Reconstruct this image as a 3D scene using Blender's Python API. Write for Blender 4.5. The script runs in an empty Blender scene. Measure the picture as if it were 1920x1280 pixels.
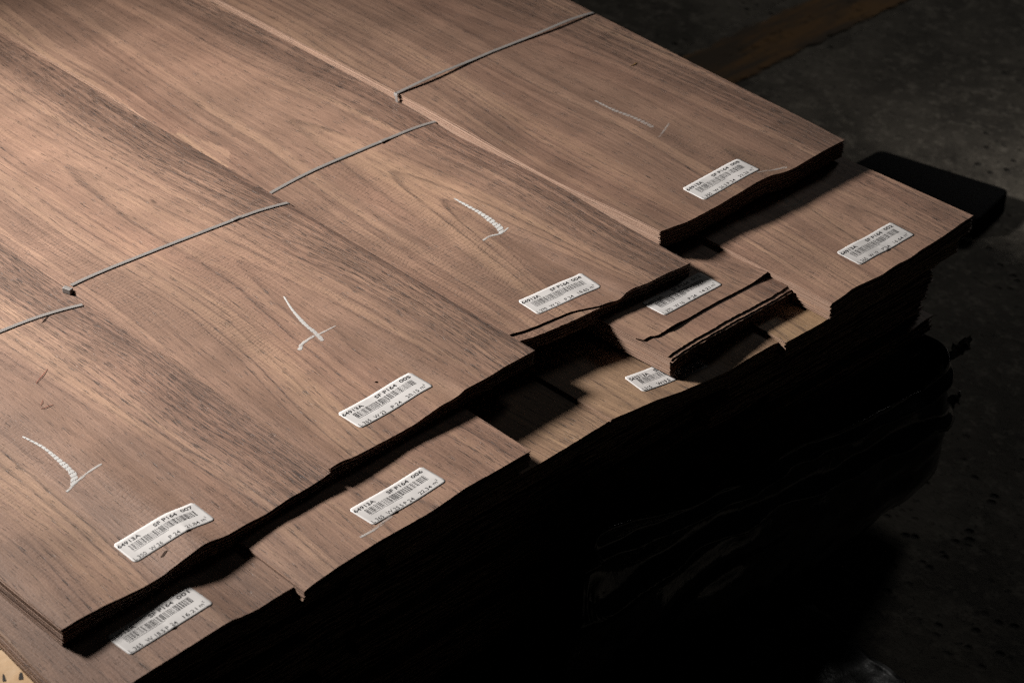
import bpy, bmesh, math, random
from mathutils import Vector, Matrix, noise as mnoise

C = bpy.context.scene.collection
scene = bpy.context.scene

# ------------------------------------------------------------------ camera
cam_d = bpy.data.cameras.new('camera')
cam = bpy.data.objects.new('camera', cam_d)
C.objects.link(cam)
cam.matrix_world = Matrix(((0.69961842, -0.41609561, 0.58086015, 1.20491588),
                           (0.71401857, 0.37678626, -0.59009287, -1.40242087),
                           (0.02667493, 0.82758477, 0.56070660, 1.13586466),
                           (0, 0, 0, 1)))
cam_d.sensor_width = 36.0
cam_d.lens = 36.0 * 4589.1045 / 1920.0
cam_d.clip_start = 0.05
cam_d.clip_end = 200
cam_d.dof.use_dof = True
cam_d.dof.focus_distance = 2.03
cam_d.dof.aperture_fstop = 11.0
scene.camera = cam

# ------------------------------------------------------------------ world and lamps
world = bpy.data.worlds.new('World')
scene.world = world
world.use_nodes = True
world.node_tree.nodes['Background'].inputs[0].default_value = (0.55, 0.62, 0.7, 1)
world.node_tree.nodes['Background'].inputs[1].default_value = 0.003
scene.view_settings.view_transform = 'Standard'
scene.view_settings.look = 'None'
scene.view_settings.exposure = 0.0
scene.view_settings.gamma = 1.0
scene.cycles.use_denoising = False
scene.cycles.filter_width = 1.25
scene.cycles.use_light_tree = False

def aim(o, target):
    d = Vector(target) - o.location
    o.rotation_euler = d.to_track_quat('-Z', 'Y').to_euler()

key_d = bpy.data.lights.new('softbox_lamp', 'SPOT')
key_d.energy = 250
key_d.color = (1.0, 0.95, 0.90)
key_d.shadow_soft_size = 0.13
key_d.spot_size = math.radians(68)
key_d.spot_blend = 1.0
key = bpy.data.objects.new('softbox_lamp', key_d)
C.objects.link(key)
key.location = (-1.10, -0.87, 0.80)
aim(key, (0.06, -0.10, 0.0))

rim_d = bpy.data.lights.new('fill_lamp', 'SPOT')  # unseen fill spot added to lift the floor and the film folds
rim_d.energy = 37
rim_d.color = (1.0, 0.97, 0.92)
rim_d.shadow_soft_size = 0.35
rim_d.spot_size = math.radians(84)
rim_d.spot_blend = 1.0
rim = bpy.data.objects.new('fill_lamp', rim_d)
C.objects.link(rim)
rim.location = (-0.8, 3.0, 1.85)
aim(rim, (-0.78, 1.6, -0.35))

FRONT = {
    '008': [(0.0066, -0.0031, 0.0), (0.0091, 0.0328, -0.0025), (0.0093, 0.0724, -0.0018), (0.0087, 0.1056, -0.0001), (0.0083, 0.128, 0.001), (0.0089, 0.1438, 0.0007), (0.0109, 0.1591, -0.0016), (0.0115, 0.1727, -0.0021), (0.0113, 0.1927, -0.0013), (0.011, 0.2193, -0.0002), (0.0113, 0.2463, 0.0)],
    '004': [(0.031, -0.2098, 0.0), (0.0328, -0.1966, -0.0014), (0.0345, -0.1808, -0.0023), (0.0372, -0.1473, -0.0027), (0.0392, -0.1157, -0.0022), (0.0416, -0.0932, -0.0034), (0.0403, -0.0848, -0.0006), (0.0405, -0.0751, 0.0002), (0.0423, -0.0595, -0.0008), (0.0431, -0.0422, -0.0002), (0.0439, -0.0281, 0.0001), (0.0451, -0.0163, -0.0004), (0.0456, -0.0051, 0.0)],
    '005': [(0.0584, -0.4318, 0.0), (0.0578, -0.4215, 0.0006), (0.0583, -0.4067, -0.0016), (0.0577, -0.3836, -0.0021), (0.0574, -0.3637, -0.0029), (0.0569, -0.3439, -0.0031), (0.0554, -0.3231, -0.0015), (0.0545, -0.3119, -0.0006), (0.0542, -0.2935, -0.0012), (0.0528, -0.2845, 0.001), (0.0526, -0.2701, 0.0004), (0.0521, -0.251, 0.0001), (0.0512, -0.2375, 0.0008), (0.0504, -0.2023, 0.0)],
    '007': [(0.0716, -0.6909, 0.0), (0.0708, -0.6785, 0.0006), (0.0701, -0.6517, -0.0005), (0.0698, -0.6233, -0.003), (0.0692, -0.6037, -0.0035), (0.0676, -0.5863, -0.0011), (0.0665, -0.5721, 0.0003), (0.0656, -0.5629, 0.0018), (0.0654, -0.5513, 0.0009), (0.0658, -0.5382, -0.0015), (0.065, -0.5208, -0.0012), (0.0646, -0.5, -0.0024), (0.0631, -0.4778, -0.0008), (0.0624, -0.4562, -0.0013), (0.0609, -0.4334, 0.0)],
    '001': [(0.1351, -0.7236, 0.0), (0.134, -0.679, 0.0001), (0.1334, -0.6647, 0.0009), (0.1326, -0.6359, 0.0013), (0.1316, -0.605, 0.0022), (0.131, -0.5885, 0.0027), (0.1314, -0.5821, 0.0012), (0.1316, -0.5646, -0.0007), (0.131, -0.5471, -0.0001), (0.1305, -0.5265, 0.0)],
    '006': [(0.1435, -0.5298, 0.0), (0.143, -0.5257, 0.0009), (0.1409, -0.4942, 0.0027), (0.1393, -0.4565, 0.0027), (0.1387, -0.4373, 0.0022), (0.1377, -0.3993, 0.0007), (0.1365, -0.3788, 0.0015), (0.1355, -0.3627, 0.0023), (0.135, -0.3486, 0.002), (0.1345, -0.3281, 0.001), (0.1339, -0.3077, 0.0006), (0.1333, -0.2884, 0.0)],
    '012': [(0.1208, -0.1107, 0.0), (0.1199, -0.1048, 0.0012), (0.1193, -0.089, 0.0017), (0.119, -0.0724, 0.0018), (0.1188, -0.0553, 0.0016), (0.1185, -0.0376, 0.0014), (0.1184, -0.0203, 0.001), (0.1183, -0.0031, 0.0004), (0.1182, 0.0145, 0.0001), (0.1179, 0.033, -0.0001), (0.1175, 0.0505, 0.0)],
    '012top': [(0.0615, -0.1155, 0.0), (0.0809, -0.1156, 0.0), (0.0876, -0.1142, 0.0), (0.0883, -0.1051, 0.0), (0.0916, -0.1015, 0.0), (0.0919, -0.0822, 0.0), (0.0917, -0.0596, 0.0), (0.091, -0.0413, 0.0), (0.0903, -0.0215, 0.0), (0.0902, -0.0059, 0.0), (0.0904, 0.0117, 0.0), (0.0905, 0.0282, 0.0), (0.0903, 0.0515, 0.0)],
    '002': [(0.1615, 0.0481, 0.0), (0.1609, 0.0633, 0.0002), (0.1596, 0.0792, 0.0014), (0.1599, 0.1012, -0.0002), (0.1603, 0.1196, -0.0018), (0.1591, 0.1398, -0.0009), (0.1593, 0.1588, -0.0022), (0.1581, 0.1795, -0.0013), (0.1576, 0.1996, -0.0015), (0.1566, 0.2205, -0.001), (0.1553, 0.2419, -0.0002), (0.1547, 0.2589, 0.0)],
    'S43': [(0.1299, -0.1917, 0.0), (0.1323, -0.1726, -0.0005), (0.1354, -0.1444, -0.0006), (0.1393, -0.1191, -0.0026), (0.1424, -0.0927, -0.0031), (0.1457, -0.0633, -0.0032), (0.1465, -0.044, -0.0013), (0.1475, -0.0274, -0.0002), (0.1486, -0.0107, 0.0009), (0.1506, 0.0032, 0.0)],
    '3L': [(0.1323, -0.2744, 0.0), (0.131, -0.2527, 0.0005), (0.1303, -0.2336, 0.0002), (0.13, -0.2197, -0.0005), (0.1292, -0.2045, -0.0004), (0.1283, -0.1898, 0.0)],
    '3R': [(0.1572, -0.0044, 0.0), (0.1571, 0.0064, -0.0011), (0.1558, 0.0221, -0.0006), (0.1545, 0.0379, -0.0), (0.1533, 0.0552, 0.0)],
}
LABEL = {
    '005': (0.0182, -0.3382, 0.0807, 0.0278, 0.0291),
    '007': (0.0307, -0.5698, 0.0738, 0.0283, -0.0210),
    '006': (0.1069, -0.4055, 0.0785, 0.0277, 0.0414),
    '001': (0.0961, -0.6247, 0.0773, 0.0278, 0.0388),
    '012': (0.0616, -0.0330, 0.0760, 0.0280, 0.0092),
    '008': (-0.0185, 0.1058, 0.0770, 0.0277, -0.0032),
    '002': (0.1243, 0.1553, 0.0777, 0.0282, -0.0129),
    '004': (0.0014, -0.1234, 0.0724, 0.0276, -0.0718),
    'S43': (0.1123, -0.1065, 0.0715, 0.0265, -0.1304),
}

# ------------------------------------------------------------------ helpers
def tag(o, label=None, cat=None, group=None, kind=None):
    if label: o['label'] = label
    if cat: o['category'] = cat
    if group: o['group'] = group
    if kind: o['kind'] = kind
    return o

def empty(name, loc=(0, 0, 0)):
    o = bpy.data.objects.new(name, None)
    o.empty_display_size = 0.05
    o.location = loc
    C.objects.link(o)
    return o

def mesh_obj(name, verts, faces, mat, parent=None, uvs=None, smooth=False, kind=None, vattr=None, vattr2=None, mat2=None, idx2=()):
    """verts in world metres; a parented object keeps its vertices relative to the parent's base"""
    off = Vector(parent.matrix_world.translation) if parent is not None else Vector((0, 0, 0))
    base = parent
    t = Vector((0, 0, 0))
    while base is not None:
        t += base.location
        base = base.parent
    me = bpy.data.meshes.new(name)
    me.from_pydata([(v[0] - t.x, v[1] - t.y, v[2] - t.z) for v in verts], [], faces)
    if uvs is not None:
        uvl = me.uv_layers.new(name='grain')
        flat = []
        for l in me.loops:
            flat.extend(uvs[l.vertex_index])
        uvl.data.foreach_set('uv', flat)
    if vattr is not None:
        a = me.attributes.new('wear', 'FLOAT', 'POINT')
        a.data.foreach_set('value', vattr)
    if vattr2 is not None:
        a = me.attributes.new('comb', 'FLOAT', 'POINT')
        a.data.foreach_set('value', vattr2)
    if smooth:
        me.polygons.foreach_set('use_smooth', [True] * len(me.polygons))
    me.materials.append(mat)
    if mat2 is not None:
        me.materials.append(mat2)
        for k in idx2: me.polygons[k].material_index = 1
    o = bpy.data.objects.new(name, me)
    C.objects.link(o)
    if parent is not None:
        o.parent = parent
    if kind: o['kind'] = kind
    return o

def lerp(a, b, t): return a + (b - a) * t
def smooth01(a, b, x):
    t = min(1.0, max(0.0, (x - a) / (b - a)))
    return t * t * (3 - 2 * t)
def fnoise(x, y, z=0.0): return mnoise.noise(Vector((x, y, z)))

class NT:
    """small node-tree writer"""
    def __init__(self, name):
        self.mat = bpy.data.materials.new(name)
        self.mat.use_nodes = True
        self.t = self.mat.node_tree
        self.bsdf = self.t.nodes['Principled BSDF']
        self.out = self.t.nodes['Material Output']
    def n(self, typ, **kw):
        nd = self.t.nodes.new(typ)
        for k, v in kw.items(): setattr(nd, k, v)
        return nd
    def put(self, sock, v):
        if hasattr(v, 'is_output'): self.t.links.new(v, sock)
        elif isinstance(v, (tuple, list)):
            sock.default_value = tuple(v) + ((1,) if len(v) == 3 and len(sock.default_value) == 4 else ())
        else: sock.default_value = v
    def m(self, op, a, b=None, c=None, clamp=False):
        nd = self.n('ShaderNodeMath', operation=op, use_clamp=clamp)
        for i, v in enumerate((a, b, c)):
            if v is not None: self.put(nd.inputs[i], v)
        return nd.outputs[0]
    def vec(self, x=0.0, y=0.0, z=0.0):
        nd = self.n('ShaderNodeCombineXYZ')
        for i, v in enumerate((x, y, z)): self.put(nd.inputs[i], v)
        return nd.outputs[0]
    def noise(self, v, scale=1.0, detail=2.0, rough=0.5, dist=0.0):
        nd = self.n('ShaderNodeTexNoise', noise_dimensions='3D')
        self.put(nd.inputs['Vector'], v)
        nd.inputs['Scale'].default_value = scale
        nd.inputs['Detail'].default_value = detail
        nd.inputs['Roughness'].default_value = rough
        nd.inputs['Distortion'].default_value = dist
        return nd.outputs[0]
    def ramp(self, fac, stops, interp='LINEAR'):
        nd = self.n('ShaderNodeValToRGB')
        cr = nd.color_ramp
        cr.interpolation = interp
        while len(cr.elements) < len(stops): cr.elements.new(0.5)
        for e, (p, c) in zip(cr.elements, stops):
            e.position = p
            e.color = (c, c, c, 1) if not isinstance(c, tuple) else tuple(c) + (1,)
        self.put(nd.inputs[0], fac)
        return nd.outputs[0]
    def mix(self, fac, a, b, mode='MIX'):
        nd = self.n('ShaderNodeMix', data_type='RGBA', blend_type=mode)
        nd.clamp_factor = True
        self.put(nd.inputs[0], fac); self.put(nd.inputs[6], a); self.put(nd.inputs[7], b)
        return nd.outputs[2]
    def mapr(self, v, a, b, c, d, smooth=True):
        nd = self.n('ShaderNodeMapRange', interpolation_type='SMOOTHSTEP' if smooth else 'LINEAR')
        for i, x in enumerate((v, a, b, c, d)): self.put(nd.inputs[i], x)
        return nd.outputs[0]
    def bump(self, h, strength, dist):
        nd = self.n('ShaderNodeBump')
        nd.inputs['Strength'].default_value = strength
        nd.inputs['Distance'].default_value = dist
        self.put(nd.inputs['Height'], h)
        self.put(self.bsdf.inputs['Normal'], nd.outputs[0])

# ------------------------------------------------------------------ materials
def walnut(name, seed, width=0.24, axis=0.11, depth=0.035, taper=0.055, spacing=0.0085,
           streak=1.0, ripple=1.0, warm=0.0, bright=1.0, knots=()):
    """flat-sawn walnut: nested cathedral arches along the sheet (v), dark streaky sapward side on
    the right (u near width), thin late-wood lines, open pores, and the faint cross ripple a
    veneer slicer leaves. u is metres across the sheet from its left edge, v metres behind its front."""
    g = NT(name)
    uvn = g.n('ShaderNodeUVMap', uv_map='grain')
    sep = g.n('ShaderNodeSeparateXYZ'); g.t.links.new(uvn.outputs[0], sep.inputs[0])
    u, v = sep.outputs[0], sep.outputs[1]
    # slow wander of the grain
    w1 = g.noise(g.vec(g.m('MULTIPLY', u, 5.0), g.m('MULTIPLY', v, 1.5), seed), 1.0, 2.0)
    w2 = g.noise(g.vec(g.m('MULTIPLY', u, 28.0), g.m('MULTIPLY', v, 5.5), seed + 7.3), 1.0, 2.0)
    w3 = g.noise(g.vec(g.m('MULTIPLY', u, 90.0), g.m('MULTIPLY', v, 26.0), seed + 17.3), 1.0, 1.0)
    uw = g.m('ADD', u, g.m('MULTIPLY', g.m('SUBTRACT', w1, 0.5), 0.060))
    uw = g.m('ADD', uw, g.m('MULTIPLY', g.m('SUBTRACT', w2, 0.5), 0.010))
    uw = g.m('ADD', uw, g.m('MULTIPLY', g.m('SUBTRACT', w3, 0.5), 0.0012))
    ax = g.m('SUBTRACT', uw, axis)
    L = g.m('SQRT', g.m('ADD', g.m('MULTIPLY', ax, ax), depth * depth))
    vn = g.noise(g.vec(g.m('MULTIPLY', v, 2.2), seed + 3.1, g.m('MULTIPLY', u, 3.0)), 1.0, 1.0)
    L = g.m('ADD', L, g.m('MULTIPLY', g.m('ADD', v, g.m('MULTIPLY', vn, 0.5)), taper))
    ph = g.m('DIVIDE', L, spacing)
    # uneven ring widths
    ph = g.m('ADD', ph, g.m('MULTIPLY', g.noise(g.vec(g.m('MULTIPLY', L, 55.0), seed, 0.0), 1.0, 1.0), 2.6))
    fr = g.m('FRACT', ph)
    wn = g.n('ShaderNodeTexWhiteNoise', noise_dimensions='1D')
    g.put(wn.inputs['W'], g.m('ADD', g.m('FLOOR', ph), seed * 3.7))
    rnd = wn.outputs['Value']
    late = g.ramp(fr, [(0.0, 0.6), (0.06, 0.10), (0.40, 0.0), (0.78, 0.16), (0.94, 0.75), (1.0, 0.6)])
    lvar = g.noise(g.vec(g.m('MULTIPLY', uw, 40.0), g.m('MULTIPLY', v, 7.0), seed + 51.0), 1.0, 3.0, 0.6)
    late = g.m('MULTIPLY', late, g.m('ADD', 0.26, g.m('MULTIPLY', g.m('POWER', rnd, 1.4), 0.78)))
    late = g.m('MULTIPLY', late, g.mapr(lvar, 0.30, 0.65, 0.45, 1.1))
    # broad bands of gold, brown and purple brown
    band = g.noise(g.vec(g.m('MULTIPLY', L, 34.0), g.m('MULTIPLY', v, 0.8), seed + 11.0), 1.0, 3.0, 0.6)
    fine = g.noise(g.vec(g.m('MULTIPLY', uw, 230.0), g.m('MULTIPLY', v, 1.3), seed + 2.0), 1.0, 4.0, 0.7)
    rg = g.noise(g.vec(g.m('MULTIPLY', uw, 210.0), g.m('MULTIPLY', v, 2.2), seed + 61.0), 1.0, 2.0, 0.6)
    ridge = g.m('POWER', g.m('SUBTRACT', 1.0, g.m('ABSOLUTE', g.m('MULTIPLY', g.m('SUBTRACT', rg, 0.5), 3.2)), clamp=True), 7.0)
    side = g.mapr(g.m('ADD', uw, g.m('MULTIPLY', g.m('SUBTRACT', band, 0.5), 0.08)), width - 0.085, width - 0.02, 0.0, 1.0)
    tone = g.m('ADD', g.m('MULTIPLY', g.m('SUBTRACT', band, 0.5), 1.5), 0.5)
    tone = g.m('ADD', tone, g.m('MULTIPLY', g.m('SUBTRACT', fine, 0.5), g.m('ADD', 1.0, g.m('MULTIPLY', side, 0.9 * streak))))
    tone = g.m('SUBTRACT', tone, g.m('MULTIPLY', side, 0.21 * streak))
    tone = g.m('ADD', tone, g.m('MULTIPLY', g.m('SUBTRACT', rnd, 0.5), 0.30), clamp=True)
    gold = (0.337 * bright, (0.215 + 0.01 * warm) * bright, (0.141 - 0.012 * warm) * bright)
    mid = (0.225 * bright, (0.1375 + 0.008 * warm) * bright, (0.097 - 0.010 * warm) * bright)
    dark = (0.128 * bright, (0.076 + 0.004 * warm) * bright, (0.054 - 0.006 * warm) * bright)
    col = g.ramp(tone, [(0.0, dark), (0.5, mid), (1.0, gold)])
    col = g.mix(g.m('MULTIPLY', late, 0.80), col, (0.066 * bright, 0.040 * bright, 0.031 * bright))
    # red heart tint in patches
    tint = g.noise(g.vec(g.m('MULTIPLY', u, 14.0), g.m('MULTIPLY', v, 3.0), seed + 30), 1.0, 2.0)
    col = g.mix(g.mapr(tint, 0.42, 0.7, 0.0, 0.5), col, g.mix(1.0, col, (1.02, 0.95, 0.95), 'MULTIPLY'))
    # figure: shimmer patches lying across the grain
    fig = g.noise(g.vec(g.m('MULTIPLY', u, 9.0), g.m('MULTIPLY', v, 16.0), seed + 21), 1.0, 2.0)
    figf = g.mapr(fig, 0.25, 0.75, 0.86, 1.14)
    # fibres and pores
    fib = g.noise(g.vec(g.m('MULTIPLY', uw, 1500.0), g.m('MULTIPLY', v, 45.0), seed), 1.0, 2.0, 0.65)
    pore = g.noise(g.vec(g.m('MULTIPLY', uw, 1250.0), g.m('MULTIPLY', v, 60.0), seed + 5.0), 1.0, 1.0, 0.5)
    thr = g.m('SUBTRACT', 0.668, g.m('ADD', g.m('MULTIPLY', side, 0.09 * streak), g.m('MULTIPLY', late, 0.12)))
    porem = g.mapr(g.m('SUBTRACT', pore, thr), 0.0, 0.055, 0.0, 1.0)
    grit = g.noise(g.vec(g.m('MULTIPLY', u, 900.0), g.m('MULTIPLY', v, 520.0), seed), 1.0, 1.0, 0.5)
    # knife ripple across the sheet, in patches
    rw = g.noise(g.vec(g.m('MULTIPLY', u, 60.0), g.m('MULTIPLY', v, 18.0), seed + 9.0), 1.0, 3.0, 0.6)
    rip = g.m('SINE', g.m('ADD', g.m('MULTIPLY', v, 2 * math.pi / 0.0043), g.m('MULTIPLY', rw, 24.0)))
    rpatch = g.noise(g.vec(g.m('MULTIPLY', u, 11.0), g.m('MULTIPLY', v, 3.2), seed + 13.0), 1.0, 2.0)
    cell = g.noise(g.vec(g.m('MULTIPLY', uw, 330.0), g.m('MULTIPLY', v, 120.0), seed + 41.0), 1.0, 1.0)
    rmask = g.m('MULTIPLY', g.mapr(rpatch, 0.40, 0.62, 0.0, 1.0), g.m('MULTIPLY', g.m('SUBTRACT', 1.0, side), ripple))
    rmask = g.m('MULTIPLY', rmask, g.mapr(cell, 0.30, 0.62, 0.25, 1.0))
    ripd = g.m('MULTIPLY', g.m('POWER', g.m('MULTIPLY', g.m('ADD', rip, 1.0), 0.5), 3.0), rmask)
    lum = g.m('ADD', 0.27, g.m('ADD', g.m('MULTIPLY', fib, 0.95), g.m('MULTIPLY', grit, 0.50)))
    lum = g.m('MULTIPLY', lum, figf)
    lum = g.m('MULTIPLY', lum, g.m('SUBTRACT', 1.0, g.m('MULTIPLY', ridge, g.m('ADD', 0.10, g.m('MULTIPLY', side, 0.36 * streak)))))
    lum = g.m('MULTIPLY', lum, g.m('SUBTRACT', 1.0, g.m('MULTIPLY', porem, 0.60)))
    lum = g.m('MULTIPLY', lum, g.m('SUBTRACT', 1.0, g.m('MULTIPLY', ripd, 0.27)))
    for (ku, kv, ru, rv, amt) in knots:
        du = g.m('DIVIDE', g.m('SUBTRACT', g.m('ADD', u, g.m('MULTIPLY', g.m('SUBTRACT', w3, 0.5), 0.004)), ku), ru)
        dv = g.m('DIVIDE', g.m('SUBTRACT', v, kv), rv)
        kd = g.m('SQRT', g.m('ADD', g.m('MULTIPLY', du, du), g.m('MULTIPLY', dv, dv)))
        lum = g.m('MULTIPLY', lum, g.mapr(kd, 0.2, 1.0, 1.0 - amt, 1.0))
    col = g.mix(1.0, col, g.vec(lum, lum, lum), 'MULTIPLY')
    g.put(g.bsdf.inputs['Base Color'], col)
    rough = g.m('ADD', 0.44, g.m('MULTIPLY', fib, 0.22))
    g.put(g.bsdf.inputs['Roughness'], rough)
    g.bsdf.inputs['Specular IOR Level'].default_value = 0.5
    h = g.m('SUBTRACT', g.m('MULTIPLY', fib, 0.5), g.m('MULTIPLY', porem, 0.9))
    h = g.m('SUBTRACT', h, g.m('MULTIPLY', ripd, 0.6))
    h = g.m('ADD', h, g.m('MULTIPLY', grit, 0.35))
    g.bump(h, 0.75, 0.00035)
    return g.mat

def plain(name, col, rough=0.6, spec=0.3, metal=0.0):
    g = NT(name)
    n = g.noise(g.n('ShaderNodeTexCoord').outputs['Object'], 180.0, 3.0)
    g.put(g.bsdf.inputs['Base Color'], g.mix(n, tuple(c * 0.88 for c in col), tuple(min(1, c * 1.1) for c in col)))
    g.bsdf.inputs['Roughness'].default_value = rough
    g.bsdf.inputs['Specular IOR Level'].default_value = spec
    g.bsdf.inputs['Metallic'].default_value = metal
    return g.mat

def paper_mat():
    g = NT('label_paper')
    co = g.n('ShaderNodeTexCoord').outputs['Object']
    n1 = g.noise(co, 900.0, 2.0)
    n2 = g.noise(co, 60.0, 3.0)
    c = g.mix(g.mapr(n2, 0.35, 0.75, 0.0, 1.0), (0.52, 0.505, 0.495), (0.44, 0.428, 0.42))
    c = g.mix(g.m('MULTIPLY', n1, 0.18), c, (0.4, 0.385, 0.37))
    g.put(g.bsdf.inputs['Base Color'], c)
    g.bsdf.inputs['Roughness'].default_value = 0.55
    g.bump(g.m('ADD', n2, g.m('MULTIPLY', n1, 0.2)), 0.2, 0.0002)
    return g.mat

def ink_mat():
    g = NT('printed_ink')
    co = g.n('ShaderNodeTexCoord').outputs['Object']
    n = g.noise(co, 1600.0, 2.0)
    g.put(g.bsdf.inputs['Base Color'], g.mix(g.mapr(n, 0.5, 0.8, 0, 1), (0.012, 0.011, 0.012), (0.16, 0.15, 0.15)))
    g.bsdf.inputs['Roughness'].default_value = 0.6
    return g.mat

def chalk_mat():
    g = NT('white_chalk')
    uvn = g.n('ShaderNodeUVMap', uv_map='grain')
    sep = g.n('ShaderNodeSeparateXYZ'); g.t.links.new(uvn.outputs[0], sep.inputs[0])
    s, t = sep.outputs[0], sep.outputs[1]          # s across -1..1, t metres along
    wear = g.n('ShaderNodeAttribute', attribute_name='wear').outputs['Fac']
    comb = g.n('ShaderNodeAttribute', attribute_name='comb').outputs['Fac']
    co = g.n('ShaderNodeTexCoord').outputs['Object']
    sp = g.n('ShaderNodeSeparateXYZ'); g.t.links.new(co, sp.inputs[0])
    n1 = g.noise(co, 900.0, 3.0, 0.7)
    n2 = g.noise(g.vec(g.m('MULTIPLY', sp.outputs[0], 160.0), g.m('MULTIPLY', sp.outputs[1], 1100.0), 0.0), 1.0, 2.0)
    rip = g.m('SINE', g.m('ADD', g.m('MULTIPLY', sp.outputs[0], 2 * math.pi / 0.0043), g.m('MULTIPLY', n2, 7.0)))
    rip = g.m('MULTIPLY', g.mapr(rip, 0.55, 1.0, 0.0, 1.0), g.m('MULTIPLY', comb, g.mapr(n1, 0.35, 0.6, 0.15, 0.75)))
    edge = g.m('MULTIPLY', g.m('POWER', g.m('ABSOLUTE', s), 3.0), 0.42)
    a = g.m('SUBTRACT', g.m('ADD', g.m('MULTIPLY', n1, 0.75), g.m('MULTIPLY', n2, 0.55)), g.m('ADD', edge, g.m('ADD', rip, g.m('SUBTRACT', 0.42, g.m('MULTIPLY', wear, 0.42)))))
    alpha = g.m('MULTIPLY', g.mapr(a, 0.06, 0.44, 0.0, 0.86), g.m('MINIMUM', 1.0, wear))
    g.bsdf.inputs['Base Color'].default_value = (0.52, 0.52, 0.507, 1)
    g.bsdf.inputs['Roughness'].default_value = 0.95
    g.bsdf.inputs['Specular IOR Level'].default_value = 0.1
    g.put(g.bsdf.inputs['Alpha'], alpha)
    return g.mat

def strap_mat():
    g = NT('woven_strap')
    uvn = g.n('ShaderNodeUVMap', uv_map='grain')
    sep = g.n('ShaderNodeSeparateXYZ'); g.t.links.new(uvn.outputs[0], sep.inputs[0])
    w = g.m('SINE', g.m('ADD', g.m('MULTIPLY', sep.outputs[1], 3600.0), g.m('MULTIPLY', sep.outputs[0], 2200.0)))
    n = g.noise(g.vec(sep.outputs[0], sep.outputs[1], 0), 60.0, 3.0)
    c = g.mix(n, (0.115, 0.104, 0.097), (0.175, 0.160, 0.150))
    c = g.mix(g.m('MULTIPLY', g.noise(g.vec(g.m('MULTIPLY', sep.outputs[0], 900.0), g.m('MULTIPLY', sep.outputs[1], 260.0), 0.0), 1.0, 3.0, 0.7), 0.5), c, (0.24, 0.225, 0.215))
    g.put(g.bsdf.inputs['Base Color'], c)
    g.bsdf.inputs['Roughness'].default_value = 0.52
    g.bump(w, 0.12, 0.0002)
    return g.mat

def film_mat(name='black_film', r0=0.10, r1=0.21):
    g = NT(name)
    co = g.n('ShaderNodeTexCoord').outputs['Object']
    n = g.noise(co, 45.0, 4.0, 0.6, 0.6)
    n2 = g.noise(co, 260.0, 2.0)
    g.bsdf.inputs['Base Color'].default_value = (0.0065, 0.007, 0.0075, 1)
    g.put(g.bsdf.inputs['Roughness'], g.mapr(n2, 0.3, 0.7, r0, r1))
    g.bsdf.inputs['Specular IOR Level'].default_value = 0.5
    g.bump(g.m('ADD', n, g.m('MULTIPLY', n2, 0.05)), 0.25, 0.003)
    return g.mat

def concrete_mat():
    g = NT('worn_concrete')
    co = g.n('ShaderNodeTexCoord').outputs['Object']
    a = g.noise(co, 2.2, 5.0, 0.6)
    b = g.noise(co, 11.0, 5.0, 0.65)
    c = g.noise(co, 70.0, 4.0, 0.7)
    col = g.mix(g.mapr(a, 0.3, 0.7, 0, 1), (0.085, 0.075, 0.061), (0.155, 0.138, 0.113))
    col = g.mix(g.mapr(b, 0.38, 0.66, 0.0, 0.85), col, (0.060, 0.053, 0.044))
    col = g.mix(g.mapr(c, 0.48, 0.70, 0.0, 0.7), col, (0.23, 0.205, 0.17))
    vo = g.n('ShaderNodeTexVoronoi', feature='F1')
    g.put(vo.inputs['Vector'], co); vo.inputs['Scale'].default_value = 48.0
    pm = g.noise(co, 7.0, 2.0)
    pit = g.m('MULTIPLY', g.mapr(vo.outputs['Distance'], 0.06, 0.30, 1.0, 0.0), g.mapr(pm, 0.46, 0.60, 0.0, 1.0))
    col = g.mix(g.m('MULTIPLY', pit, 0.82), col, (0.022, 0.02, 0.018))
    d4 = g.noise(co, 120.0, 3.0, 0.6)
    col = g.mix(g.mapr(d4, 0.56, 0.70, 0.0, 0.75), col, (0.03, 0.027, 0.023))
    g.put(g.bsdf.inputs['Base Color'], col)
    g.bsdf.inputs['Roughness'].default_value = 0.8
    g.bsdf.inputs['Specular IOR Level'].default_value = 0.2
    h = g.m('SUBTRACT', g.m('ADD', g.m('MULTIPLY', b, 0.4), g.m('MULTIPLY', c, 0.5)), pit)
    g.bump(h, 0.8, 0.004)
    return g.mat

def stripe_mat():
    g = NT('worn_floor_paint')
    co = g.n('ShaderNodeTexCoord').outputs['Object']
    a = g.noise(co, 9.0, 5.0, 0.65)
    b = g.noise(co, 40.0, 4.0, 0.7)
    sp = g.n('ShaderNodeSeparateXYZ'); g.t.links.new(co, sp.inputs[0])
    st = g.noise(g.vec(g.m('MULTIPLY', sp.outputs[0], 26.0), g.m('MULTIPLY', sp.outputs[1], 4.0), 0), 1.0, 4.0, 0.65)
    col = g.mix(g.mapr(a, 0.3, 0.7, 0, 1), (0.23, 0.108, 0.018), (0.13, 0.060, 0.013))
    col = g.mix(g.mapr(st, 0.42, 0.60, 0.0, 0.85), col, (0.05, 0.034, 0.018))
    g.put(g.bsdf.inputs['Base Color'], col)
    g.bsdf.inputs['Roughness'].default_value = 0.75
    ed = g.mapr(g.m('ABSOLUTE', g.m('ADD', sp.outputs[0], 0.609)), 0.036, 0.062, 0.0, 0.6)
    al = g.m('SUBTRACT', g.m('ADD', g.m('MULTIPLY', b, 0.7), g.m('MULTIPLY', a, 0.7)), ed)
    g.put(g.bsdf.inputs['Alpha'], g.mapr(al, 0.40, 0.66, 0.0, 0.92))
    return g.mat

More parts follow.
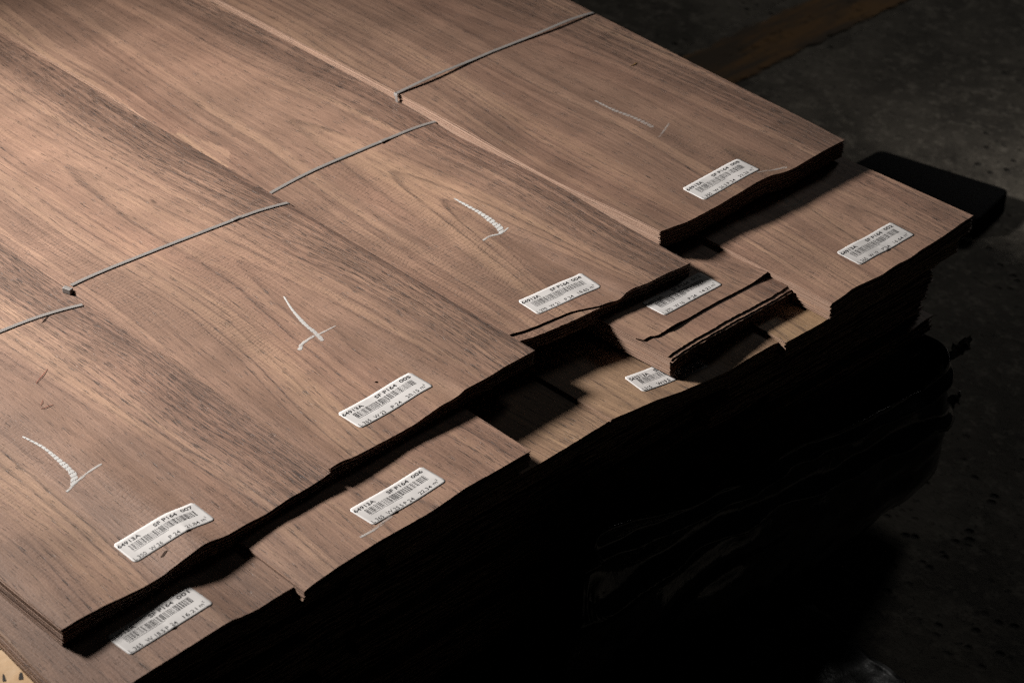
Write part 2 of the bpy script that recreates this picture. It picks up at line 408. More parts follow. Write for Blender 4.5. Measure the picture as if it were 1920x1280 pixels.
def kraft_mat():
    g = NT('stained_kraft_paper')
    co = g.n('ShaderNodeTexCoord').outputs['Object']
    a = g.noise(co, 26.0, 4.0, 0.6)
    b = g.noise(co, 110.0, 3.0)
    col = g.mix(g.mapr(a, 0.35, 0.65, 0, 1), (0.60, 0.42, 0.25), (0.46, 0.27, 0.12))
    col = g.mix(g.mapr(b, 0.4, 0.75, 0.0, 0.35), col, (0.66, 0.5, 0.34))
    g.put(g.bsdf.inputs['Base Color'], col)
    g.bsdf.inputs['Roughness'].default_value = 0.75
    g.bump(a, 0.4, 0.003)
    return g.mat

M_PAPER, M_INK, M_CHALK, M_STRAP = paper_mat(), ink_mat(), chalk_mat(), strap_mat()
M_FILM, M_FLOOR, M_STRIPE, M_KRAFT = film_mat(), concrete_mat(), stripe_mat(), kraft_mat()
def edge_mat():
    g = NT('walnut_cut_edge_lit')  # cut sides coloured lighter than the faces to stand in for light on them
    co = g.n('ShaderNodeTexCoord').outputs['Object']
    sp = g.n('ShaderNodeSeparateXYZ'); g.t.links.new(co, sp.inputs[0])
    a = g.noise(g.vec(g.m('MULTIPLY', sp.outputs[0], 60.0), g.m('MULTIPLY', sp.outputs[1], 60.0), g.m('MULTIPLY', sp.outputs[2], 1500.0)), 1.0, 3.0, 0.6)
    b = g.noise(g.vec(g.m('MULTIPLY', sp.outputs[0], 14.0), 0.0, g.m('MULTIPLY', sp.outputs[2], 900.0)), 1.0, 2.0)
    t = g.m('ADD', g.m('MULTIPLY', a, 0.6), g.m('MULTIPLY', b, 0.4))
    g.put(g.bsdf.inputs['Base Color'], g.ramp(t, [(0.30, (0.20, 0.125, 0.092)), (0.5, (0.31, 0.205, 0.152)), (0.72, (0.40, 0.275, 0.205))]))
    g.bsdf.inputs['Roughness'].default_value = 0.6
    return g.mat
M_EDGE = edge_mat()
M_CLIP = plain('zinc_clip', (0.52, 0.51, 0.50), 0.32, 0.5, 0.85)
M_SLAB = plain('black_rubber', (0.0022, 0.0022, 0.0024), 0.9, 0.1)
M_THREAD = plain('red_fibre', (0.30, 0.075, 0.05), 0.8)
M_SPLINT = plain('dark_splinter', (0.05, 0.028, 0.018), 0.8)

# ------------------------------------------------------------------ setting
FLOOR_Z = -0.35
def grid_plane(name, x0, x1, y0, y1, nx, ny, z, mat, kind=None, amp=0.0):
    vs, fs = [], []
    for i in range(nx + 1):
        for j in range(ny + 1):
            x, y = lerp(x0, x1, i / nx), lerp(y0, y1, j / ny)
            vs.append((x, y, z + amp * fnoise(x * 3, y * 3, 2.0)))
    for i in range(nx):
        for j in range(ny):
            a = i * (ny + 1) + j
            fs.append((a, a + ny + 1, a + ny + 2, a + 1))
    return mesh_obj(name, vs, fs, mat, kind=kind)
grid_plane('floor', -30, 30, -30, 30, 2, 2, FLOOR_Z, M_FLOOR, 'structure')
stripe = grid_plane('floor_stripe', -0.672, -0.546, -0.4, 4.0, 1, 20, FLOOR_Z + 0.003, M_STRIPE, 'structure')

# ------------------------------------------------------------------ veneer bundles
LENGTH = 3.6
DROWS = [0, .0025, .006, .012, .02, .03, .045, .06, .08, .10, .125, .15, .18, .21, .25, .30, .35, .40, .46, .52,
         .58, .65, .72, .80, .90, 1.05, 1.3, 1.7, 2.3, 3.0, LENGTH]
DROWS_LOW = [0, .006, .02, .05, .10, .18, .30, .5, .8, 1.3, 2.2, LENGTH]

class Bundle:
    def __init__(self, key, name, z, th, n, mat, label, left=None, right=None, group=None,
                 decay=0.16, und=0.0006, taper=None, seed=1, prof=None):
        f = FRONT[key]
        self.key, self.z, self.th, self.n, self.mat, self.seed = key, z, th, n, mat, seed
        self.fx = f
        self.y0, self.y1 = f[0][1], f[-1][1]
        self.x0, self.x1 = f[0][0], f[-1][0]
        if left is not None and len(left) == 1: left = (self.x0, self.y0, left[0])
        if right is not None and len(right) == 1: right = (self.x1, self.y1, right[0])
        if left is not None: self.lx, self.ly, self.ls = left
        else: self.lx, self.ly, self.ls = self.x0, self.y0, 0.0
        if right is not None: self.rx, self.ry, self.rs = right
        else: self.rx, self.ry, self.rs = self.x1, self.y1, 0.0
        self.decay, self.und, self.taperf, self.prof, self.lift0 = decay, und, taper, prof, None
        self.root = tag(empty(name, (self.x0, self.y0, z - th)), label, 'veneer bundle', group)
    def front(self, t, tab=None):
        f = tab or self.fx
        y = lerp(f[0][1], f[-1][1], t)
        for a, b in zip(f, f[1:]):
            if y <= b[1] or b is f[-1]:
                if b[1] - a[1] < 1e-6: continue
                k = min(1, max(0, (y - a[1]) / (b[1] - a[1])))
                return lerp(a[0], b[0], k), y, lerp(a[2], b[2], k)
        return f[-1]
    def wave(self, t):
        return sum(self.front(min(1, max(0, t + d)))[2] for d in (-.02, 0, .02)) / 3
    def yl(self, x): return self.ly + self.ls * (x - self.lx)
    def yr(self, x): return self.ry + self.rs * (x - self.rx)
    def ztop(self, x, y):
        w = self.yr(x) - self.yl(x)
        t = min(1.0, max(0.0, (y - self.yl(x)) / w))
        d = max(0.0, self.front(t)[0] - x)
        z = self.z + self.wave(t) * math.exp(-(d / self.decay) ** 1.5)
        s = self.seed * 3.1
        z += self.prof(x, t) if self.prof else 0.0
        z += self.und * (fnoise(x * 5 + s, y * 9, s) + 0.5 * fnoise(x * 11, y * 16 + s, s + 4)) * smooth01(0, .05, d)
        return z
    def surf(self, x, y):
        z = self.ztop(x, y)
        if self.lift0:
            t = min(1.0, max(0.0, (y - self.yl(x)) / (self.yr(x) - self.yl(x))))
            z += self.lift0(t, max(0.0, self.front(t, self.topfr)[0] - x))
        return z
    def thick(self, t, d):
        return self.th if self.taperf is None else self.taperf(t, d)
    def sheet(self, i, acc, ncol, rows, fr=None, push=0.0, lift=0.0, jit=0.0, inset=0.0, gap=0.14):
        """append sheet i (0 = top) to acc = (verts, faces, uvs)"""
        V, F, U = acc
        rnd = random.Random(self.seed * 1000 + i)
        so = rnd.uniform(0, 30)
        jl, jr = rnd.uniform(-1, 1) * inset, rnd.uniform(-1, 1) * inset
        base = len(V)
        nr = len(rows)
        for side in (0, 1):
            for r, d in enumerate(rows):
                for c in range(ncol + 1):
                    t = c / ncol
                    fx, fy, fz = self.front(t, fr)
                    e = jit * (0.6 * fnoise(t * 7 + so, so) + 0.8 * fnoise(t * 38 + so, so * 2) - 0.35)
                    pu = push(t) if callable(push) else push
                    x = fx + pu + e - d
                    yl, yr = self.yl(x) + jl, self.yr(x) + jr
                    if c == 0: yl += 0.0003 * fnoise(x * 60, so)
                    if c == ncol: yr += 0.0004 * fnoise(x * 60, so + 9)
                    y = lerp(yl, yr, t)
                    th = self.thick(t, d)
                    zt = self.ztop(x, y)
                    k = i / self.n
                    lf = lift(t, d) if callable(lift) else lift
                    z = zt - th * k + lf - (th / self.n * (1 - gap) if side else 0.0)
                    V.append((x, y, z))
                    U.append((y - self.ly + (0.004 * i if side else 0), self.x0 - x + 0.13 * i + (z - self.z) * 6 * (i > 0)))
        def vid(s, r, c): return base + s * nr * (ncol + 1) + r * (ncol + 1) + c
        for r in range(nr - 1):
            for c in range(ncol):
                F.append((vid(0, r, c), vid(0, r, c + 1), vid(0, r + 1, c + 1), vid(0, r + 1, c))[::-1][::-1])
                F.append((vid(1, r, c), vid(1, r + 1, c), vid(1, r + 1, c + 1), vid(1, r, c + 1)))
        for c in range(ncol):
            F.append((vid(1, 0, c), vid(1, 0, c + 1), vid(0, 0, c + 1), vid(0, 0, c)))
            F.append((vid(0, nr - 1, c), vid(0, nr - 1, c + 1), vid(1, nr - 1, c + 1), vid(1, nr - 1, c)))
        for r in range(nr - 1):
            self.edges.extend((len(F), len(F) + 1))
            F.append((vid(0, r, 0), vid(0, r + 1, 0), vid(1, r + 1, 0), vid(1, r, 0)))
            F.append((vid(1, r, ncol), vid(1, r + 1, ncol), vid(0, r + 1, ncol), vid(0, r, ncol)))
    def build(self, top=None, extra=()):
        self.lift0, self.topfr = (top or {}).get('lift'), (top or {}).get('fr')
        acc, self.edges = ([], [], []), []
        self.sheet(0, acc, 64, DROWS, jit=0.0004, **(top or {}))
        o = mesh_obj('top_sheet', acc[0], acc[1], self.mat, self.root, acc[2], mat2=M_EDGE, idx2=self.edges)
        k = 1
        for e in extra:
            acc, self.edges = ([], [], []), []
            self.sheet(k, acc, 56, DROWS, jit=0.0010, inset=0.0006, **e)
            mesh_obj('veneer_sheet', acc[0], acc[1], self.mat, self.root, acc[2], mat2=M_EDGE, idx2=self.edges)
            k += 1
        acc, self.edges = ([], [], []), []
        for i in range(k, self.n):
            rr = random.Random(self.seed * 77 + i)
            self.sheet(i, acc, 30, DROWS_LOW, jit=0.0010, inset=0.0009, push=rr.uniform(-0.0016, 0.0003))
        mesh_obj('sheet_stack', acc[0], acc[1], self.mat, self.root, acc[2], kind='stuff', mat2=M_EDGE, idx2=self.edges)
        return self

# ---- printing
_glyphs = {}
def text_mesh(s, bold):
    if (s, bold) in _glyphs: return _glyphs[(s, bold)]
    cu = bpy.data.curves.new('lettering', 'FONT')
    cu.body = s
    cu.size = 1.0
    cu.resolution_u = 3
    cu.offset = 0.022 if bold else 0.004
    ob = bpy.data.objects.new('lettering', cu)
    C.objects.link(ob)
    dg = bpy.context.evaluated_depsgraph_get()
    me = ob.evaluated_get(dg).to_mesh()
    vs = [tuple(v.co) for v in me.vertices]
    fs = [tuple(p.vertices) for p in me.polygons]
    ob.evaluated_get(dg).to_mesh_clear()
    bpy.data.objects.remove(ob)
    bpy.data.curves.remove(cu)
    _glyphs[(s, bold)] = (vs, fs)
    return vs, fs

def sticker(b, texts, seed, crease=None, curl=0.0):
    """paper label with print, laid on the bundle's top sheet; a runs left to right, c from top to bottom"""
    cx, cy, A, Bh, ang = LABEL[b.key]
    ca, sa = math.cos(ang), math.sin(ang)
    def at(a, c, h):
        ly, lx = (a - 0.5) * A, (c - 0.5) * Bh
        x, y = cx + lx * ca - ly * sa, cy + lx * sa + ly * ca
        z = b.surf(x, y) + h
        if crease is not None:
            z += 0.0009 * math.exp(-((a - crease) / 0.02) ** 2) * smooth01(0.45, 1.0, c)
        return (x, y, z)
    # rounded outline, gridded so that it follows the buckled sheet
    na, nc = 40, 12
    vs, fs = [], []
    r = 0.0019
    for side in (0, 1):
        for i in range(na + 1):
            for j in range(nc + 1):
                a, c = i / na, j / nc
                inx = 0.0
                dc = min(c, 1 - c) * Bh
                if dc < r: inx = r - math.sqrt(max(0, r * r - (r - dc) ** 2))
                a2 = inx / A + a * (1 - 2 * inx / A)
                vs.append(at(a2, c, 0.00018 if side == 0 else 0.00003))
    nn = (na + 1) * (nc + 1)
    for i in range(na):
        for j in range(nc):
            q = i * (nc + 1) + j
            fs.append((q, q + 1, q + nc + 2, q + nc + 1))
    ring = [i * (nc + 1) for i in range(na + 1)] + [na * (nc + 1) + j for j in range(1, nc + 1)] + \
           [i * (nc + 1) + nc for i in range(na - 1, -1, -1)] + [j for j in range(nc - 1, 0, -1)]
    for p, q in zip(ring, ring[1:] + ring[:1]): fs.append((p, q, q + nn, p + nn))
    lab = mesh_obj('paper_label', vs, fs, M_PAPER, b.root, smooth=True)
    # barcode
    rr = random.Random(seed)
    vs, fs = [], []
    def bar(a0, a1, c0, c1):
        k = len(vs)
        vs.extend([at(a0, c0, .00026), at(a1, c0, .00026), at(a1, (c0 + c1) / 2, .00026), at(a0, (c0 + c1) / 2, .00026), at(a1, c1, .00026), at(a0, c1, .00026)])
        fs.append((k, k + 3, k + 2, k + 1)); fs.append((k + 3, k + 5, k + 4, k + 2))
    a = 0.10
    unit = (0.905 - 0.10) / 190
    while a < 0.90:
        w = rr.choice((1, 1, 1, 2, 2, 3)) * unit
        bar(a, min(a + w, 0.905), 0.315, 0.56)
        a += w + rr.choice((1, 1, 1, 2, 2, 3)) * unit
    n = 30
    for i in range(n):
        bar(lerp(.10, .53, i / n), lerp(.10, .53, (i + 1) / n), .592, .602)
    mesh_obj('barcode', vs, fs, M_INK, lab)
    vs, fs = [], []
    for (s, a0, a1, c0, c1, bold) in texts:
        gv, gf = text_mesh(s, bold)
        xs = [p[0] for p in gv]
        mx, Mx = min(xs), max(xs)
        capw = 0.70                                            # cap height of the built-in face in em
        k = len(vs)
        for p in gv:
            vs.append(at(lerp(a0, a1, (p[0] - mx) / (Mx - mx)), c1 - (c1 - c0) * p[1] / capw, .00028))
        fs.extend(tuple(k + q for q in f) for f in gf)
    mesh_obj('lettering', vs, fs, M_INK, lab)

def std_texts(no, L, W, area):
    def span(s, a0, per): return a0 + per * len(s)
    t = [('64913A', .013, .285, .125, .25, True), ('SF P164', .458, .742, .115, .24, True), (no, .800, .945, .095, .215, True),
         ('L ' + L, .026, .172, .795, .925, False), ('W ' + W, .225, .225 + .037 * (len(W) + 2) + (.0 if '.' not in W else -.01), .79, .92, False),
         ('P 24', .461, .590, .785, .915, False), (area, .672, .838, .765, .89, False), ('m', .872, .922, .735, .865, False), ('2', .930, .948, .70, .765, False)]
    return t

def chalk(b, pts, w0, w1, wear0=1.0, wear1=1.0, nseg=40, shape=None, comb=0.6):
    """one chalk stroke: a thin film of chalk on the sheet, following its surface"""
    P = [Vector((p[0], p[1])) for p in pts]
    def cr(t):
        m = len(P) - 1
        s = min(m - 1, int(t * m)); k = t * m - s
        p0, p1, p2, p3 = P[max(0, s - 1)], P[s], P[s + 1], P[min(m, s + 2)]
        return 0.5 * ((2 * p1) + (p2 - p0) * k + (2 * p0 - 5 * p1 + 4 * p2 - p3) * k * k + (3 * p1 - p0 - 3 * p2 + p3) * k ** 3)
    vs, fs, us, ws = [], [], [], []
    dist = 0.0
    prev = None
    for i in range(nseg + 1):
        t = i / nseg
        p = cr(t)
        d = cr(min(1, t + .01)) - cr(max(0, t - .01))
        nrm = Vector((-d.y, d.x)).normalized()
        if prev is not None: dist += (p - prev).length
        prev = p
        w = 0.9 * lerp(w0, w1, shape(t) if shape else t) * (0.92 + 0.3 * fnoise(t * 9, w0 * 1000))
        w *= smooth01(0, .04, t + .012) * smooth01(0, .05, 1 - t + .012)
        for k in range(5):
            s = k / 2 - 1
            q = p + nrm * (s * w / 2)
            vs.append((q.x, q.y, b.surf(q.x, q.y) + 0.00022 + 0.00012 * (1 - s * s)))
            us.append((s, dist)); ws.append(lerp(wear0, wear1, t))
    for i in range(nseg):
        for k in range(4):
            a = i * 5 + k
            fs.append((a, a + 1, a + 6, a + 5))
    return mesh_obj('chalk_mark', vs, fs, M_CHALK, b.root, us, vattr=ws, vattr2=[comb] * len(vs))

def strap(b, pts, lift=lambda t: 0.0, drop_left=0.0, drop_right=0.0, w=0.0036, h=0.0005):
    path = []
    n = 70
    P = [Vector((p[0], p[1], 0)) for p in pts]
    for _ in range(2):
        P = [P[0]] + [(P[i - 1] + 2 * P[i] + P[i + 1]) / 4 for i in range(1, len(P) - 1)] + [P[-1]]
    for i in range(n + 1):
        t = i / n * (len(P) - 1)
        s = min(len(P) - 2, int(t)); k = t - s
        p0, p1, p2, p3 = P[max(0, s - 1)], P[s], P[s + 1], P[min(len(P) - 1, s + 2)]
        q = 0.5 * ((2 * p1) + (p2 - p0) * k + (2 * p0 - 5 * p1 + 4 * p2 - p3) * k * k + (3 * p1 - p0 - 3 * p2 + p3) * k ** 3)
        q.z = b.surf(q.x, q.y) + 0.0004 + lift(i / n)
        path.append(q)
    if drop_left:
        q = path[0]
        path = [Vector((q.x + .002, q.y - .0022, q.z - drop_left)), Vector((q.x + .001, q.y - .0022, q.z - drop_left * .5)), Vector((q.x, q.y - .0018, q.z - .001))] + path
    if drop_right:
        q = path[-1]
        path += [Vector((q.x, q.y + .0018, q.z - .001)), Vector((q.x, q.y + .0022, q.z - drop_right))]
    vs, fs, us = [], [], []
    dist = 0
    m = len(path)
    for i, q in enumerate(path):
        d = (path[min(m - 1, i + 1)] - path[max(0, i - 1)]).normalized()
        side = Vector((1, 0, 0)); side = (side - d * side.dot(d)).normalized()
        up = side.cross(d)
        if up.z < 0 and abs(d.z) < 0.7: up = -up
        if i: dist += (q - path[i - 1]).length
        for (a, c) in ((-.5, -.35), (-.5, .2), (-.3, .5), (.3, .5), (.5, .2), (.5, -.35)):
            p = q + side * (a * w) + up * (c * h)
            vs.append(tuple(p)); us.append((a * w, dist))
    for i in range(m - 1):
        for k in range(6):
            a, c = i * 6 + k, i * 6 + (k + 1) % 6
            fs.append((a, a + 6, c + 6, c))
    fs.append((0, 1, 2, 3, 4, 5)); e = (m - 1) * 6
    fs.append((e + 5, e + 4, e + 3, e + 2, e + 1, e))
    return mesh_obj('strap', vs, fs, M_STRAP, b.root, us)

def rbox(name, cx, cy, cz, sx, sy, sz, mat, parent=None, bev=0.0006, rot=0.0, segs=2):
    bm = bmesh.new()
    bmesh.ops.create_cube(bm, size=1.0)
    bmesh.ops.scale(bm, vec=(sx, sy, sz), verts=bm.verts)
    bmesh.ops.bevel(bm, geom=list(bm.edges), offset=bev, segments=segs, affect='EDGES', profile=0.5)
    bmesh.ops.rotate(bm, matrix=Matrix.Rotation(rot, 3, 'Z'), verts=bm.verts)
    bmesh.ops.translate(bm, vec=(cx, cy, cz), verts=bm.verts)
    vs = [tuple(v.co) for v in bm.verts]; bm.verts.index_update()
    fs = [tuple(v.index for v in f.verts) for f in bm.faces]
    bm.free()
    return mesh_obj(name, vs, fs, mat, parent)

# ------------------------------------------------------------------ the labelled bundles
TOP, SECOND, THIRD = 'walnut veneer bundles of the top layer', 'walnut veneer bundles of the second layer', 'walnut veneer bundles of the third layer'
W008 = walnut('walnut_rightmost', 3.0, .26, .155, .05, .05, .0080, streak=.9, ripple=.6, bright=.84)
W004 = walnut('walnut_right_middle', 4.0, .21, .10, .03, .06, .0085, ripple=.75)
W005 = walnut('walnut_left_middle', 5.0, .23, .125, .03, .06, .0085, ripple=.8, knots=((.143, .406, .0028, .008, .62), (.146, .482, .0014, .0018, .85)))
W007 = walnut('walnut_leftmost', 6.0, .26, .13, .03, .06, .0085, ripple=.55, bright=1.0)
W001 = walnut('walnut_second_left', 8.0, .20, .10, .06, .05, .0090, streak=.3, ripple=.3, bright=.95)
W006 = walnut('walnut_second_middle', 9.0, .25, .12, .06, .04, .0088, streak=.5, ripple=.3, bright=1.04)
W012 = walnut('walnut_second_short', 10.0, .16, .07, .04, .04, .0085, streak=.4, ripple=.3, bright=1.05)
W002 = walnut('walnut_second_right', 12.0, .21, .13, .03, .06, .0088, streak=.6, ripple=.3, bright=1.2)
WS43 = walnut('walnut_olive', 14.0, .19, .05, .09, .02, .0058, streak=.3, ripple=.1, warm=.75, bright=1.22)
W3L = walnut('walnut_third_left', 15.0, .26, .12, .08, .03, .0060, streak=.5, ripple=.1, warm=.6, bright=1.22)
W3R = walnut('walnut_third_right', 16.0, .3, .05, .07, .02, .0070, streak=.4, ripple=.1, warm=1.1, bright=1.22)
WLOW = walnut('walnut_pile', 18.0, .24, .10, .05, .05, .0080, streak=.6, ripple=0.0)

b008 = Bundle('008', 'veneer_bundle', .0130, .0185, 24, W008, 'widest strapped walnut bundle at the right edge of the top layer, sticker 008',
              (.0066, -.0031, .0075), (.0113, .2463, -.040), TOP, und=.0009, seed=3,
              prof=lambda x, t: -.0050 * (1 - t) ** 3 * math.exp(-((x + .14) / .09) ** 2))
b008.build(top=dict(lift=lambda t, d: .0004))
b004 = Bundle('004', 'veneer_bundle', 0.0, .0135, 24, W004, 'strapped top walnut bundle with torn split front end, sticker 004',
              (.05, -.2020, 0.0), (.0456, -.0053, .005), TOP, und=.0009, seed=4,
              prof=lambda x, t: -.0030 * (1 - t) ** 2 * smooth01(.02, -.10, x) * smooth01(-.50, -.36, x) + .0032 * smooth01(-.40, -.56, x) * (1 - t) + t * t * (.0065 * math.exp(-((x + .14) / .09) ** 2) + .0068 * smooth01(-.22, -.34, x)))
b004.build(top=dict(push=lambda t: -.0105 * (1 - smooth01(.30, .50, t)) - .0012 * math.exp(-((t - .5) / .03) ** 2), lift=lambda t, d: .0009 * math.exp(-d / .03) * (1 - t)),
           extra=[dict(lift=lambda t, d: -.0002)])
b005 = Bundle('005', 'veneer_bundle', 0.0, .0138, 24, W005, 'strapped top walnut bundle with a white chalk cross, sticker 005',
              (.0584, -.4316, -.006), (.0504, -.2023, 0.0), TOP, und=.0007, seed=5).build()
b007 = Bundle('007', 'veneer_bundle', -.0019, .0150, 24, W007, 'strapped walnut bundle at the left end of the top layer, sticker 007',
              (.0716, -.6909, -.003), (.0609, -.4334, -.012), TOP, und=.0007, seed=6).build()
b001 = Bundle('001', 'veneer_bundle', -.0178, .0150, 24, W001, 'second layer walnut bundle at lower left, half shaded sticker 001',
              (-.075,), (-.02,), SECOND, und=.0006, seed=8).build()
b006 = Bundle('006', 'veneer_bundle', -.0140, .0165, 24, W006, 'second layer walnut bundle under the chalk cross bundle, sticker 006',
              (-.02,), (-.012,), SECOND, und=.0005, seed=9).build()
b012 = Bundle('012', 'veneer_bundle', -.0145, .0175, 24, W012, 'narrow second layer walnut bundle with cracked stepped top sheets, sticker 012',
              (.05,), (-.02,), SECOND, und=.0005, seed=10)
b012.build(top=dict(fr=FRONT['012top'], lift=lambda t, d: .0008 + math.exp(-d / .014) * (.0004 + .0030 * smooth01(.82, 1, t) + .0012 * (1 - smooth01(.22, .34, t)) * smooth01(.14, .2, t))),
           extra=[dict(push=-.0035, lift=lambda t, d: .0004 * math.exp(-d / .02)), dict(push=0.0002, lift=-.0004), dict(push=.0020, lift=-.0009)])
b002 = Bundle('002', 'veneer_bundle', -.0098, .0182, 24, W002, 'second layer walnut bundle at the far right corner, sticker 002',
              (.008,), (.046,), SECOND, und=.0007, seed=12).build()
bS43 = Bundle('S43', 'veneer_bundle', -.0325, .0165, 24, WS43, 'olive brown third layer bundle with partly covered sticker S43313A',
              (.014,), (.04,), THIRD, und=.0004, seed=14).build()
b3L = Bundle('3L', 'veneer_bundle', -.0348, .0165, 24, W3L, 'shaded third layer bundle left of the olive brown one, no sticker showing',
             (.13, -.44, 0.0), (0.0,), THIRD, und=.0004, seed=15).build()
b3R = Bundle('3R', 'veneer_bundle', -.0285, .0165, 24, W3R, 'third layer bundle peeping out under the far right corner bundle',
             (.0,), (.15, .245, 0.0), THIRD, und=.0004, seed=16).build()

sticker(b008, std_texts('008', '350', '26.5', '22.26'), 8)
sticker(b004, std_texts('004', '370', '21', '18.65'), 4)
sticker(b005, std_texts('005', '365', '23', '20.15'), 5)
sticker(b007, std_texts('007', '350', '26', '21.84'), 7, crease=.66)
sticker(b001, std_texts('001', '365', '18.5', '16.21'), 1, crease=.52)
sticker(b006, std_texts('006', '365', '25.5', '22.34'), 6, crease=.30)
sticker(b012, std_texts('012', '370', '16', '14.21'), 12)
sticker(b002, std_texts('002', '365', '19', '16.64'), 2, crease=.50)
sticker(bS43, [('S43313A', .03, .31, .14, .29, True), ('SF P124  003', .40, .93, .13, .27, True), ('L315', .03, .16, .79, .93, True),
               ('W19.5', .25, .44, .78, .92, True), ('P24', .52, .62, .77, .91, True), ('14.74 m2', .68, .95, .75, .89, True)], 43)

chalk(b005, [(-.1506, -.3026), (-.1301, -.3105), (-.1081, -.3163), (-.0919, -.3185), (-.0780, -.3215)], .0016, .0054, .95, .62, shape=lambda t: min(1, t * 1.6), comb=.35)
chalk(b005, [(-.0810, -.3440), (-.0862, -.3371), (-.0886, -.3243), (-.0874, -.3136), (-.0878, -.2985)], .0050, .0022, .85, .5)
chalk(b004, [(-.1700, -.0865), (-.1496, -.0865), (-.1322, -.0866), (-.1160, -.0885), (-.1060, -.0905), (-.0990, -.0965)], .0020, .0076, .98, .92, shape=lambda t: min(1, t * 1.5) if t < .8 else 1 - (t - .8) * 4, comb=1.1)
chalk(b004, [(-.1028, -.1148), (-.1033, -.1046), (-.1000, -.0950), (-.1015, -.0845)], .0028, .0030, .85, .6)
chalk(b008, [(-.1980, .1251), (-.1736, .1250), (-.1486, .1285), (-.1247, .1288)], .0026, .0084, .50, .34)
chalk(b008, [(-.1203, .1463), (-.1138, .1318), (-.1085, .1194)], .0030, .0034, .42, .25)
chalk(b008, [(-.0030, .1363), (.0014, .1499), (.0060, .1688)], .0030, .0045, .30, .50)
chalk(b007, [(-.1360, -.5795), (-.1136, -.5760), (-.0918, -.5766), (-.0764, -.5778), (-.0665, -.5806), (-.0600, -.5880)], .0018, .0072, .98, .88, shape=lambda t: min(1, t * 1.5) if t < .8 else 1 - (t - .8) * 4.2, comb=.9)
chalk(b007, [(-.0565, -.5950), (-.0622, -.5778), (-.0655, -.5554)], .0026, .0034, .85, .6)
chalk(b002, [(0.0073, 0.1571), (0.0157, 0.1563), (0.0257, 0.149)], .0065, .0055, .6, .5)
chalk(b002, [(0.028, 0.1402), (0.0322, 0.1519), (0.0295, 0.1718)], .0026, .0050, .6, .35)
chalk(b006, [(0.1261, -0.4613), (0.1261, -0.448), (0.1222, -0.4256)], .0028, .0050, .80, .30)

s8 = strap(b008, [(-.3336, -.0070), (-.3326, .0115), (-.3338, .0364), (-.3321, .0632), (-.3344, .0891), (-.3352, .1189), (-.3351, .1484), (-.3293, .1779), (-.3291, .2082), (-.3326, .2348), (-.3286, .2580)],
           lift=lambda t: .0030 * math.sin(math.pi * min(1, max(0, t))) ** .6 * (0.55 + .45 * math.sin(t * 9)) ** 2 + .0006, drop_left=.009, drop_right=.01)
rbox('clip', -.3340, -.0078, .0128, .0055, .0026, .0040, M_CLIP, s8)
s4 = strap(b004, [(-.2918, -.2015), (-.2934, -.1902), (-.2951, -.1590), (-.2955, -.1375), (-.2934, -.1218), (-.2915, -.1019), (-.2918, -.0797), (-.2881, -.0604), (-.2884, -.0377), (-.2857, -.0177), (-.2802, -.0000)],
           lift=lambda t: .0006 * math.sin(t * math.pi), drop_right=.003)
rbox('clip', -.2890, -.0640, .0030, .0040, .0100, .0010, M_STRAP, s4)
s5 = strap(b005, [(-.2827, -.4263), (-.2848, -.4099), (-.2836, -.3883), (-.2822, -.3610), (-.2800, -.3339), (-.2774, -.2966), (-.2755, -.2784), (-.2741, -.2537), (-.2724, -.2368), (-.2710, -.2214), (-.2647, -.2025)],
           lift=lambda t: .0004, drop_right=.004)
rbox('clip', -.2790, -.4325, .0005, .0085, .0045, .0050, M_STRAP, s5, rot=.3)
rbox('clip', -.2741, -.2537, .0012, .0040, .0100, .0009, M_STRAP, s5)
s7 = strap(b007, [(-.2720, -.6900), (-.2700, -.6300), (-.2690, -.5700), (-.2679, -.5086), (-.2681, -.4910), (-.2653, -.4749), (-.2622, -.4593), (-.2590, -.4437), (-.2551, -.4350)],
           lift=lambda t: .0004, drop_left=.006)

# loose fibres and splinters lying on the sheets
def fibre(name, b, pts, rad, mat, label, cat, lift=.0003, arch=.0004):
    vs, fs = [], []
    n = 14
    P = [Vector((p[0], p[1])) for p in pts]
    for i in range(n + 1):
        t = i / n
        m = len(P) - 1
        s = min(m - 1, int(t * m)); k = t * m - s
        q = P[s].lerp(P[s + 1], k)
        q = q + Vector((.0003 * math.sin(t * 6), .0003 * math.cos(t * 5)))
        z = b.surf(q.x, q.y) + lift + arch * math.sin(t * math.pi)
        r = rad * (0.35 + 0.65 * math.sin(math.pi * (0.08 + .84 * t)))
        for a in range(5):
            an = a * 2 * math.pi / 5
            vs.append((q.x + r * math.cos(an), q.y + r * 0.7 * math.cos(an + 1.2), z + r * math.sin(an)))
    for i in range(n):
        for a in range(5):
            p, q = i * 5 + a, i * 5 + (a + 1) % 5
            fs.append((p, q, q + 5, p + 5))
    return tag(mesh_obj(name, vs, fs, mat), label, cat)
fibre('thread', b007, [(-.1979, -.5117), (-.1915, -.5214), (-.1870, -.5298)], .00026, M_THREAD, 'longest red thread lying on the leftmost top bundle', 'thread')
fibre('thread', b007, [(-.1660, -.5395), (-.1620, -.5415), (-.1594, -.5452)], .00022, M_THREAD, 'short steep red thread just below the longest one', 'thread')
fibre('thread', b007, [(-.1560, -.5480), (-.1545, -.5430), (-.1541, -.5370)], .00026, M_THREAD, 'short flat red thread nearest the chalk hook', 'thread')
fibre('splinter', b007, [(.0525, -.5905), (.0506, -.5825)], .0004, M_SPLINT, 'dark splinter lying just in front of sticker 007', 'splinter')
fibre('splinter', b007, [(-.2560, -.4760), (-.2585, -.4700), (-.2600, -.4660)], .0004, M_SPLINT, 'dark splinter behind the strap of the leftmost top bundle', 'splinter')
